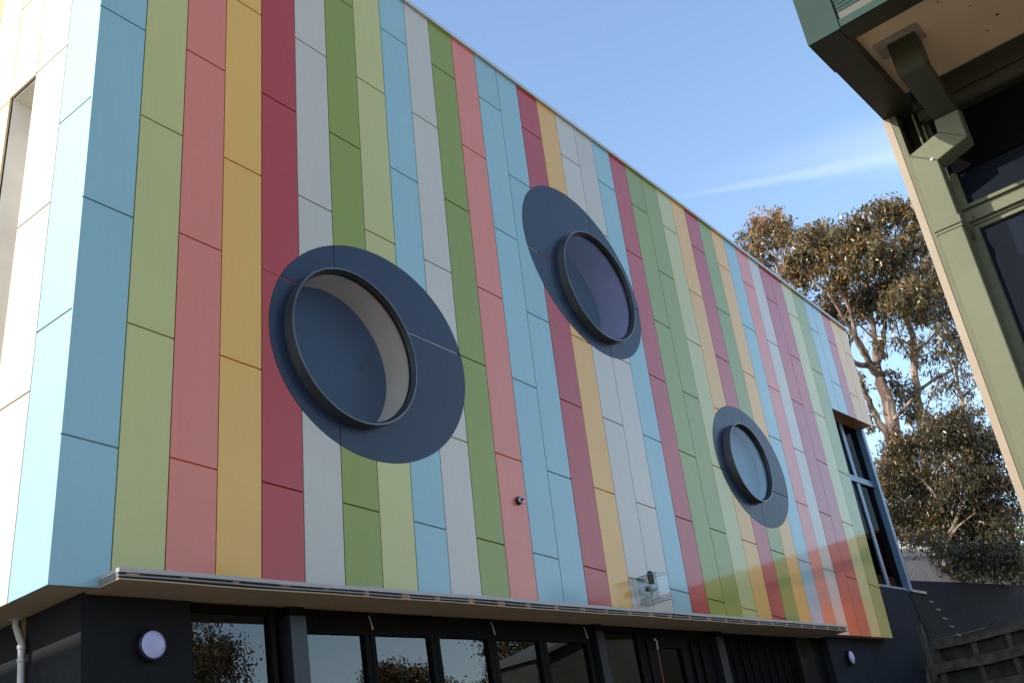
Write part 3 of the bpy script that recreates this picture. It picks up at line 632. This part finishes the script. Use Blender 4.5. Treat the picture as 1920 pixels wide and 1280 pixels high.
def leaves(name, material, parent, centers, radii, counts, orange, L=(.11,.20), W=.30, twigr=(.22,.5), droop=.9, perpuff=26):
    """puffs of leaves on twigs spread through ellipsoids; returns the object"""
    Ps, Os = [], []
    for c, r, n, og in zip(centers, radii, counts, orange):
        c = np.array(c); npf = max(3, int(n/perpuff))
        d = rng.normal(size=(npf, 3)); d /= np.linalg.norm(d, axis=1)[:, None]
        rr = (rng.random(npf)**.42)[:, None]
        pc = c+d*rr*np.array(r)
        pr = rng.uniform(*twigr, npf)
        for k in range(npf):
            m_ = int(perpuff*rng.uniform(.5, 1.5))
            q = rng.normal(size=(m_, 3))*.5; q[:, 2] = q[:, 2]*.8
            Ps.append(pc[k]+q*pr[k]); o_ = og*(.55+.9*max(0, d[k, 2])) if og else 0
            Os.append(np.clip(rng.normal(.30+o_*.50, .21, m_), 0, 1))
    P = np.concatenate(Ps); O = np.concatenate(Os); n = len(P)
    L_ = rng.uniform(L[0], L[1], n)[:, None]; a = rng.normal(size=(n, 3)); a[:, 2] -= droop*1.6; a /= np.linalg.norm(a, axis=1)[:, None]
    s = np.cross(a, rng.normal(size=(n, 3))); s /= np.linalg.norm(s, axis=1)[:, None]
    b = P; mid = P+a*L_*.45; t = P+a*L_; w_ = L_*W*.5
    V = np.stack([b, mid+s*w_, t, mid-s*w_], 1).reshape(-1, 3)
    me = bpy.data.meshes.new(name); me.vertices.add(n*4); me.loops.add(n*4); me.polygons.add(n)
    me.vertices.foreach_set('co', V.ravel()); me.loops.foreach_set('vertex_index', np.arange(n*4, dtype=np.int32))
    me.polygons.foreach_set('loop_start', np.arange(0, n*4, 4, dtype=np.int32)); me.update()
    at_ = me.attributes.new('tint', 'FLOAT', 'FACE'); at_.data.foreach_set('value', O.astype(np.float32))
    me.materials.append(MATS[material]); me.validate()
    o = bpy.data.objects.new(name, me); COL.objects.link(o); o.parent = parent
    return o
def limb(m_, pts, r0, r1, n=8, sub=4, wob=.04):
    """tapered limb through traced points, with a little wander"""
    P = [Vector(p) for p in pts]; Q = []
    for i in range(len(P)-1):
        a = P[max(i-1,0)]; b = P[i]; c = P[i+1]; d = P[min(i+2, len(P)-1)]
        for k in range(sub):
            t = k/sub; Q.append(.5*((2*b)+(c-a)*t+(2*a-5*b+4*c-d)*t*t+(3*b-a-3*c+d)*t**3))
    Q.append(P[-1]); N_ = len(Q)
    rad = [r0+(r1-r0)*i/(N_-1) for i in range(N_)]
    Q = [q+Vector((random.uniform(-1,1), random.uniform(-1,1), 0))*min(wob, rad[i]*.35) for i, q in enumerate(Q)]
    m_.tube(Q, rad, n)
def depth_pts(L, X): return [at(p[0], p[1], 0, X+(p[2] if len(p) > 2 else 0)) for p in L]
PXM = 1/2059.58
# ---- tall gum tree
XG = 33.0
gum = rootobj('gum_tree', 'tallest eucalyptus, forked pale trunk and wide rust-tipped crown above the striped building', 'tree')
tk = MB()
limb(tk, depth_pts([(1792,1105),(1765,1060,0),(1738,985),(1711,898),(1690,860),(1680,832)], XG), .32, .23, 12)
limb(tk, depth_pts([(1680,832),(1669,771,.2),(1657,734,.3),(1648,706,.3)], XG), .23, .15, 12)
tk.build('trunk', 'bark_gum', gum, True)
br = MB()
BR = [([(1700,880,0),(1683,851,-.4),(1655,802,-.9),(1636,766,-1.1),(1622,734,-1.2),(1606,700,-1.2),(1590,660,-1.2)],.13,.06),
 ([(1648,706,.3),(1632,686,-.2),(1603,680,-.9),(1580,640,-1.3),(1560,600,-1.5)],.12,.04),
 ([(1648,706,.3),(1636,690,.3),(1624,668,0),(1607,637,-.4),(1590,570,-.8),(1570,532,-1),(1545,500,-1.2)],.12,.03),
 ([(1648,706,.3),(1643,663,.6),(1640,637,.7),(1632,582,.9),(1615,540,1),(1600,495,1),(1590,450,1)],.13,.03),
 ([(1645,690,.3),(1655,650,.8),(1660,600,1.2),(1668,540,1.5),(1672,480,1.6),(1680,430,1.6)],.10,.03),
 ([(1672,790,.1),(1700,760,-.5),(1711,748,-.7)],.06,.045),
 ([(1636,690,.2),(1618,650,.5),(1600,625,.4),(1560,560,.2),(1520,520,0),(1480,500,-.2),(1440,470,-.3)],.09,.02),
 ([(1480,500,-.2),(1450,440,-.4),(1430,415,-.4)],.04,.015),([(1632,582,.9),(1650,540,.6),(1645,480,.5),(1640,430,.4)],.06,.02),
 ([(1570,532,-1),(1530,560,-1.2),(1500,590,-1.2)],.04,.015),([(1640,637,.7),(1600,600,.4),(1570,590,.3)],.04,.015),([(1603,680,-.9),(1598,720,-1),(1612,760,-1)],.03,.012)]
for L, a, b in BR: limb(br, depth_pts(L, XG), a, b, 8)
for _ in range(40):   # fine twigs reaching into the crown
    x = random.uniform(1470,1740); y = random.uniform(440,640); dx = random.uniform(-22,22); dy = random.uniform(-45,-15); z = random.uniform(-1.5,1.8)
    limb(br, depth_pts([(x,y,z),(x+dx*.5,y+dy*.5,z),(x+dx,y+dy,z+random.uniform(-.5,.5))], XG), .012, .005, 5, 2)
br.build('branches', 'bark_gum', gum, True)
def clumps(lst, X, dens, squash=.85, dr=1.0):
    C, R_, N_, O = [], [], [], []
    for it in lst:
        x, y, r = it[:3]; o = it[3] if len(it) > 3 else 0; k = it[4] if len(it) > 4 else 1; dz = it[5] if len(it) > 5 else random.uniform(-1.2, 1.2)*dr
        p = at(x, y, 0, X+dz); rm = r*PXM*p.length
        C.append(tuple(p)); R_.append((rm*1.1, rm, rm*squash)); N_.append(dens*(r/50)**2*k); O.append(o)
    return C, R_, N_, O
GC = [(1440,432,46,.9),(1402,452,24,.3,.6),(1425,485,34,.5,.8),(1468,440,28,.6,.7),(1420,525,25,.1,.5),(1497,515,42,1.0),(1478,560,34,.6,.9),(1475,600,22,.4,.7),(1530,455,36,.4,.8),(1502,478,30,.5),(1518,445,30,.5,.9),(1560,455,34,.4,.9),(1550,425,22,.4,.6),(1560,500,48,.7),(1592,448,42,.2),(1606,420,34,.2,.8),
 (1650,410,40,.3),(1668,388,26,.5,.8),(1702,402,32,.4),(1725,440,34,.3),(1630,480,52,.5),(1690,480,56,.35),(1740,520,40,.4),(1590,560,50,.8,.9),(1650,560,52,.2),(1540,590,44,.1,.8),(1705,560,50,.3),(1520,640,26,0,0.36),(1560,660,22,0,0.29),(1755,580,36,.2,.8),(1765,630,26,.1,.6),
 (1600,640,22,0,0.25),(1660,640,34,.1,0.25),(1705,650,30,0,0.25),(1735,670,30,0,0.29),(1690,735,32,.1,.75),(1668,700,26,0,0.25),(1716,770,24,0,.6),(1770,690,24,0,0.25),(1800,720,26,0,0.33),(1620,712,18,0,0.36),(1628,770,16,0,0.29),(1640,800,14,0,0.22),(1790,660,22,0,0.29),(1745,730,24,0,0.17),(1575,700,14,0,0.22),(1595,745,14,0,0.29),(1820,770,16,0,0.22)]
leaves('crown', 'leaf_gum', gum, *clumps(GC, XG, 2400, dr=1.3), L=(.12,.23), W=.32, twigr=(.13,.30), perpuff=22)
# ---- second thinner gum to the right
gum2 = rootobj('gum_tree', 'slimmer eucalyptus with mottled upright trunk standing right of the tallest forked one', 'tree')
tk = MB(); limb(tk, depth_pts([(1745,1000),(1738,880),(1730,816),(1725,780),(1721,741),(1716,699),(1711,640),(1702,600),(1698,560)], 36), .17, .09, 10); tk.build('trunk', 'bark_gum', gum2, True)
br = MB()
for L, a, b in [([(1720,735),(1749,713,.5),(1772,701,.8),(1796,682,1),(1812,655,1)],.06,.025),([(1728,800),(1745,745,.6),(1765,715,.7),(1790,700,.8)],.03,.012),([(1713,660),(1740,640,.5),(1770,600,.6),(1790,560,.7)],.05,.02),([(1712,680),(1690,640,-.5),(1680,600,-.5)],.04,.015),([(1730,790),(1770,765,.4),(1800,730,.5)],.015,.006)]: limb(br, depth_pts(L, 36), a, b, 7)
br.build('branches', 'bark_gum', gum2, True)
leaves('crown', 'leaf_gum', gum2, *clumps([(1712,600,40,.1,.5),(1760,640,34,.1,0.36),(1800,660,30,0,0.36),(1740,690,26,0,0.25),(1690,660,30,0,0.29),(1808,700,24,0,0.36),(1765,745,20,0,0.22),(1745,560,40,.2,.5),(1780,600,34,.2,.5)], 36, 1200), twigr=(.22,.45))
gum3 = rootobj('sapling', 'thin forked sapling against the sky beside the green building', 'tree')
tk = MB(); limb(tk, depth_pts([(1812,900),(1806,800),(1803,745),(1797,729),(1793,690),(1795,640)], 34), .09, .035, 8); tk.build('trunk', 'bark_gum', gum3, True)
br = MB()
for L, a, b in [([(1804,750),(1815,735,.3),(1828,726,.5),(1850,712,.6)],.035,.015),([(1803,742),(1812,745,.3),(1835,765,.4)],.02,.006),([(1808,782),(1825,772,.3),(1850,778,.4),(1870,790,.4)],.02,.007),([(1797,729),(1788,725,0),(1782,715,0)],.02,.01),([(1812,790),(1850,760,.5),(1868,742,.5)],.02,.008)]: limb(br, depth_pts(L, 34), a, b, 6)
br.build('branches', 'bark_gum', gum3, True)
leaves('crown', 'leaf_gum', gum3, *clumps([(1800,640,30,.1,.6),(1818,690,22,0,0.36),(1850,720,14,0,0.29),(1825,660,26,.1,.6),(1838,765,9,0,0.22)], 34, 1100), twigr=(.2,.4))
# ---- dense lower trees
b1 = rootobj('bushy_tree', 'dense dark olive tree between the striped building and the green building', 'tree')
tk = MB(); limb(tk, depth_pts([(1800,1105),(1790,1040),(1775,980),(1760,920)], 31), .16, .08, 8); limb(tk, depth_pts([(1715,1100),(1700,1050),(1690,1000),(1700,950)], 31), .12, .06, 8)
tk.build('trunk', 'bark_gum', b1, True)
BC = [(1690,842,34,.5),(1745,800,36,.4),(1800,788,34,.4),(1840,822,34,.4),(1650,905,28,.6),(1805,1040,30,.1,.8,-3.6),(1845,1042,30,.1,.9,-3.6),(1885,1040,32,.1,.9,-3.6),(1772,1030,22,.3,.5,-3.6),(1725,1010,26,.4,.6,-3.4),(1668,880,34,.6),(1655,930,26,.7),(1700,850,34,.5,.8),(1735,830,40,.4),(1772,812,42,.3),(1812,830,42,.4),(1845,870,40,.3),(1875,900,30,.2),(1700,920,50,.5),(1750,900,56,.3),(1800,900,56,.3),(1850,940,50,.3),(1720,980,50,.4),(1780,975,56,.2),(1840,1000,52,.3),(1890,990,36,.2),(1690,990,34,.6,.8),(1672,960,24,.5),(1760,1040,42,.3,.45),(1815,1050,44,.1,.7),(1870,1045,44,.1,.9),(1905,1060,36,.1),(1720,1030,26,.3,.4),(1900,950,26,.1)]
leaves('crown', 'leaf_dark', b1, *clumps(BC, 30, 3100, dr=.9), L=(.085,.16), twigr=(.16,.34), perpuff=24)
br = MB()
for L, a, b in [([(1770,960),(1740,910),(1700,880)],.06,.03),([(1780,1000),(1820,920),(1850,880)],.05,.02),([(1840,920),(1868,914),(1895,925)],.03,.015),([(1770,1060),(1785,1000),(1830,960)],.05,.02)]: limb(br, depth_pts(L, 29.2), a, b, 6)
br.build('branches', 'bark_gum', b1, True)
b2 = rootobj('bright_shrub', 'small bright yellow-green shrub at the right edge above the dark retaining wall', 'shrub')
MB().tube([at(1935,1110,0,27.5), at(1930,1060,0,27.5)], [.04,.02], 6).build('trunk', 'bark_dark', b2)
leaves('crown', 'leaf_bright', b2, *clumps([(1925,1030,26),(1915,1065,16),(1935,990,22)], 27.5, 900, dr=.2), L=(.07,.12), W=.4, twigr=(.12,.25))
# ---- trees and buildings on the camera's side of the yard, seen mirrored in glass and gloss
def refl_tree(name, label, x, y, z0, h, r, n, mt='leaf_dark'):
    t = rootobj(name, label, 'tree', 'trees across the yard behind the camera')
    tk = MB(); limb(tk, [(x,y,z0),(x+.2,y+.1,z0+h*.35),(x-.1,y,z0+h*.7)], .28, .10, 8)
    for k in range(6):
        a = k*1.05; limb(tk, [(x,y,z0+h*(.3+.06*k)),(x+math.cos(a)*r*.4,y+math.sin(a)*r*.4,z0+h*(.5+.05*k)),(x+math.cos(a)*r*.75,y+math.sin(a)*r*.75,z0+h*(.62+.05*k))], .10, .03, 6)
    tk.build('trunk', 'bark_dark', t, True)
    C, R_, N_, O = [], [], [], []
    for k in range(13):
        a = random.uniform(0, 6.28); q = random.uniform(.1, .8)*r; zz = z0+h*random.uniform(.42, .9)
        C.append((x+math.cos(a)*q, y+math.sin(a)*q, zz)); rr = r*random.uniform(.3, .5); R_.append((rr, rr, rr*.8)); N_.append(n/13); O.append(.2)
    leaves('crown', mt, t, C, R_, N_, O, L=(.09,.17), W=.42, twigr=(.18,.5), droop=.4)
refl_tree('round_tree', 'rounded dark tree behind the camera, mirrored in the second door', 30.0, -14.5, ZG, 8.3, 2.4, 27000, 'leaf_gum')
refl_tree('spreading_tree', 'broad tall tree behind the camera, mirrored in the third and fourth doors', 36.5, -13.0, ZG, 11.5, 3.6, 33000, 'leaf_gum')
refl_tree('small_tree', 'low tree behind the camera, mirrored beside the first door', 25.0, -15.5, ZG, 7.2, 1.7, 15000, 'leaf_gum')
refl_tree('leaning_tree', 'tall loose tree behind the camera, mirrored in the fixed window', 20.5, -14.5, ZG, 10.5, 2.6, 27000, 'leaf_gum')
# orange brick block in the sun, out of frame at the right
bk = rootobj('brick_house', 'low orange brick house in full sun past the right edge', 'house')
o = MB().box(33.5, 42, -9, 1.25, 1.4, 5.9).build('wall', 'brick_plain', bk)
m = MATS['brick_plain']; nt = m.node_tree; b = nt.nodes['Principled BSDF']; bt = nt.nodes.new('ShaderNodeTexBrick'); tcx = nt.nodes.new('ShaderNodeTexCoord'); mp = nt.nodes.new('ShaderNodeMapping'); mp.inputs['Rotation'].default_value = (0, math.radians(90), math.radians(90))
bt.inputs['Scale'].default_value = 4; bt.inputs['Color1'].default_value = (.42,.12,.04,1); bt.inputs['Color2'].default_value = (.33,.09,.03,1); bt.inputs['Mortar'].default_value = (.45,.38,.3,1); bt.inputs['Mortar Size'].default_value = .012
sep = nt.nodes.new('ShaderNodeSeparateXYZ'); cmb = nt.nodes.new('ShaderNodeCombineXYZ'); nt.links.new(tcx.outputs['Object'], sep.inputs[0]); nt.links.new(sep.outputs['Y'], cmb.inputs['X']); nt.links.new(sep.outputs['Z'], cmb.inputs['Y'])
nt.links.new(cmb.outputs[0], bt.inputs['Vector']); nt.links.new(bt.outputs['Color'], b.inputs['Base Color'])
rf = MB().slab([(33.1,-9.3,5.95),(33.1,1.45,5.95),(38,1.45,7.4),(38,-9.3,7.4)], Vector((0,0,.08))).slab([(42.4,-9.3,5.95),(42.4,1.45,5.95),(38,1.45,7.4),(38,-9.3,7.4)], Vector((0,0,.08))).build('roof', 'timber_orange', bk)
for y in (-7.5, -5, -2.2):
    fw = frame(0,1,0,1,.1,0,1); 
    wf_ = MB().box(33.42, 33.5, y, y+1.3, 3.6, 4.9).build('window', 'capping', bk); MB().box(33.40, 33.42, y+.08, y+1.22, 3.68, 4.82).build('pane', 'glass_navy', wf_)
sh = rootobj('storage_container', 'bright orange storage box beside the brick house', 'container')
b_ = MB().box(31.0, 32.6, .45, 1.75, 1.5, 4.45)
for k in range(6): b_.box(30.97, 31.0, .50+k*.2, .60+k*.2, 1.6, 4.35)
b_.build('body', 'orange_cover', sh); MB().box(30.95, 32.65, .42, 1.78, 4.45, 4.52).build('lid', 'orange_cover', sh)

for i, (x, y, h, r) in enumerate(((30.0,-.6,4.6,.8),(30.3,-3.0,4.9,1.2),(28.6,-5.6,5.0,1.1))):
    refl_tree('garden_tree', ['small garden tree just left of the orange box','fuller garden tree in front of the brick house','garden tree at the far end of the brick house'][i], x, y, 1.5, h, r, 2600, 'leaf_gum')  # unseen trees added to mottle the brick's reflection on the cladding
gh = rootobj('garden_shed', 'plain grey green shed opposite the doors, mirrored in the last door', 'shed')
MB().slab([(HX,0,ZG),(28,0,ZG),(28,0,HZ+.9),(HX+2.2,0,HZ+.62),(HX,0,HZ)], Vector((0,-1.1,0))).build("wall", mat('grey_green_render', (.10,.115,.09), .9, noise=.12, nscale=1.5), gh)
MB().slab([(HX-.1,.15,HZ-.02),(HX+2.2,.15,HZ+.63),(HX+2.2,-1.3,HZ+.63),(HX-.1,-1.3,HZ-.02)], Vector((0,0,.10))).slab([(HX+2.2,.15,HZ+.63),(28.2,.15,HZ+.92),(28.2,-1.3,HZ+.92),(HX+2.2,-1.3,HZ+.63)], Vector((0,0,.10))).build('roof', 'lip_grey', gh)
fw = MB().box(24.0, 25.6, 0.001, .03, .6, 2.0).build('window', 'capping', gh); MB().box(24.08, 25.52, .03, .036, .68, 1.92).build('pane', 'glass_navy', fw)
nb = rootobj('neighbour_building', 'plain pale rendered block left of the striped building, outside the frame, that shades its base', 'building')
MB().box(-9, -2, 9.0, 22, ZG, 6.30).build('wall', 'render_beige', nb)  # unseen block added to keep sun off the ground-floor side wall
MB().box(-9.1, -1.96, 8.9, 22.1, 6.301, 6.38).build('roof', 'concrete', nb)
for y in (10.5, 13.5, 16.5):
    fw = MB().box(-2, -1.97, y, y+1.4, 2.2, 3.6).build('window', 'capping', nb); MB().box(-1.97, -1.962, y+.08, y+1.32, 2.28, 3.52).build('pane', 'glass_navy', fw)
# ================================================================== LIGHT
SUN = Vector((-1, .57, .76)).normalized()
sd = bpy.data.lights.new('sun', 'SUN'); so = bpy.data.objects.new('sun', sd); COL.objects.link(so)
sd.energy = 2.65; sd.angle = math.radians(.53); sd.color = (1, .93, .82)
so.rotation_euler = SUN.to_track_quat('Z', 'Y').to_euler(); so.location = (-20, 15, 25)
w = bpy.data.worlds.new('World'); scene.world = w; w.use_nodes = True; nt = w.node_tree; bg = nt.nodes['Background']
sky = nt.nodes.new('ShaderNodeTexSky'); sky.sky_type = 'NISHITA'; sky.sun_disc = False
sky.sun_elevation = math.asin(SUN.z); sky.sun_rotation = math.atan2(SUN.x, SUN.y)
sky.air_density = 1.0; sky.dust_density = .75; sky.ozone_density = 1.0
# thin cloud streaks laid out by direction in the sky
tc = nt.nodes.new('ShaderNodeTexCoord')
def math_node(op, a, b=None, c=None):
    n = nt.nodes.new('ShaderNodeMath'); n.operation = op
    for i, v in enumerate((a, b, c)):
        if v is None: continue
        if isinstance(v, (int, float)): n.inputs[i].default_value = v
        else: nt.links.new(v, n.inputs[i])
    return n.outputs[0]
def dotn(vec):
    n = nt.nodes.new('ShaderNodeVectorMath'); n.operation = 'DOT_PRODUCT'; nt.links.new(tc.outputs['Generated'], n.inputs[0]); n.inputs[1].default_value = vec; return n.outputs['Value']
def sstep(v, a, b):
    n = nt.nodes.new('ShaderNodeMapRange'); n.interpolation_type = 'SMOOTHSTEP'; nt.links.new(v, n.inputs['Value'])
    n.inputs['From Min'].default_value = a; n.inputs['From Max'].default_value = b; return n.outputs['Result']
D1 = Vector((.7962,.3581,.4877)).normalized(); D2 = Vector((.8645,.1874,.4664)).normalized()
N = D1.cross(D2).normalized(); TG = (D2-D1).normalized(); TG = (TG-N*TG.dot(N)).normalized()
if N.z < 0: N = -N
nz = nt.nodes.new('ShaderNodeTexNoise'); nz.inputs['Scale'].default_value = 14; nz.inputs['Detail'].default_value = 8; nz.inputs['Roughness'].default_value = .62; nt.links.new(tc.outputs['Generated'], nz.inputs['Vector'])
across = math_node('ADD', dotn(N), math_node('MULTIPLY', math_node('SUBTRACT', nz.outputs['Fac'], .5), .010))
along = dotn(TG); a0 = D1.dot(TG); a1 = D2.dot(TG)
wid = math_node('MULTIPLY_ADD', math_node('SUBTRACT', along, a0), .045, .0028)
v = math_node('DIVIDE', math_node('ABSOLUTE', across), math_node('MAXIMUM', wid, .002))
core = math_node('SUBTRACT', 1, sstep(v, 0, 1)); 
mask = math_node('MULTIPLY', core, math_node('MULTIPLY', sstep(along, a0-.02, a0+.05), math_node('MULTIPLY', nz.outputs['Fac'], .11)))
v2 = math_node('DIVIDE', math_node('ABSOLUTE', math_node('ADD', across, -.012)), math_node('MULTIPLY', math_node('MAXIMUM', wid, .002), 3.4))
mask = math_node('ADD', mask, math_node('MULTIPLY', math_node('MULTIPLY', math_node('SUBTRACT', 1, sstep(v2, 0, 1)), sstep(along, a0-.01, a1+.1)), .10))
mx = nt.nodes.new('ShaderNodeMix'); mx.data_type = 'RGBA'; nt.links.new(mask, mx.inputs[0]); tn = nt.nodes.new('ShaderNodeMix'); tn.data_type = 'RGBA'; tn.blend_type = 'MULTIPLY'; tn.inputs[0].default_value = 1; nt.links.new(sky.outputs[0], tn.inputs[6]); tn.inputs[7].default_value = (1.02, 1.04, 1.02, 1)
nt.links.new(tn.outputs[2], mx.inputs[6]); mx.inputs[7].default_value = (7.5,7.6,8.2,1)
nt.links.new(mx.outputs[2], bg.inputs['Color']); bg.inputs['Strength'].default_value = 0.14
vs_ = scene.view_settings; vs_.view_transform = 'Standard'; vs_.look = 'None'; vs_.exposure = 1.2; vs_.gamma = 1
scene.cycles.use_denoising = True
scene.cycles.max_bounces = 8; scene.cycles.transparent_max_bounces = 24
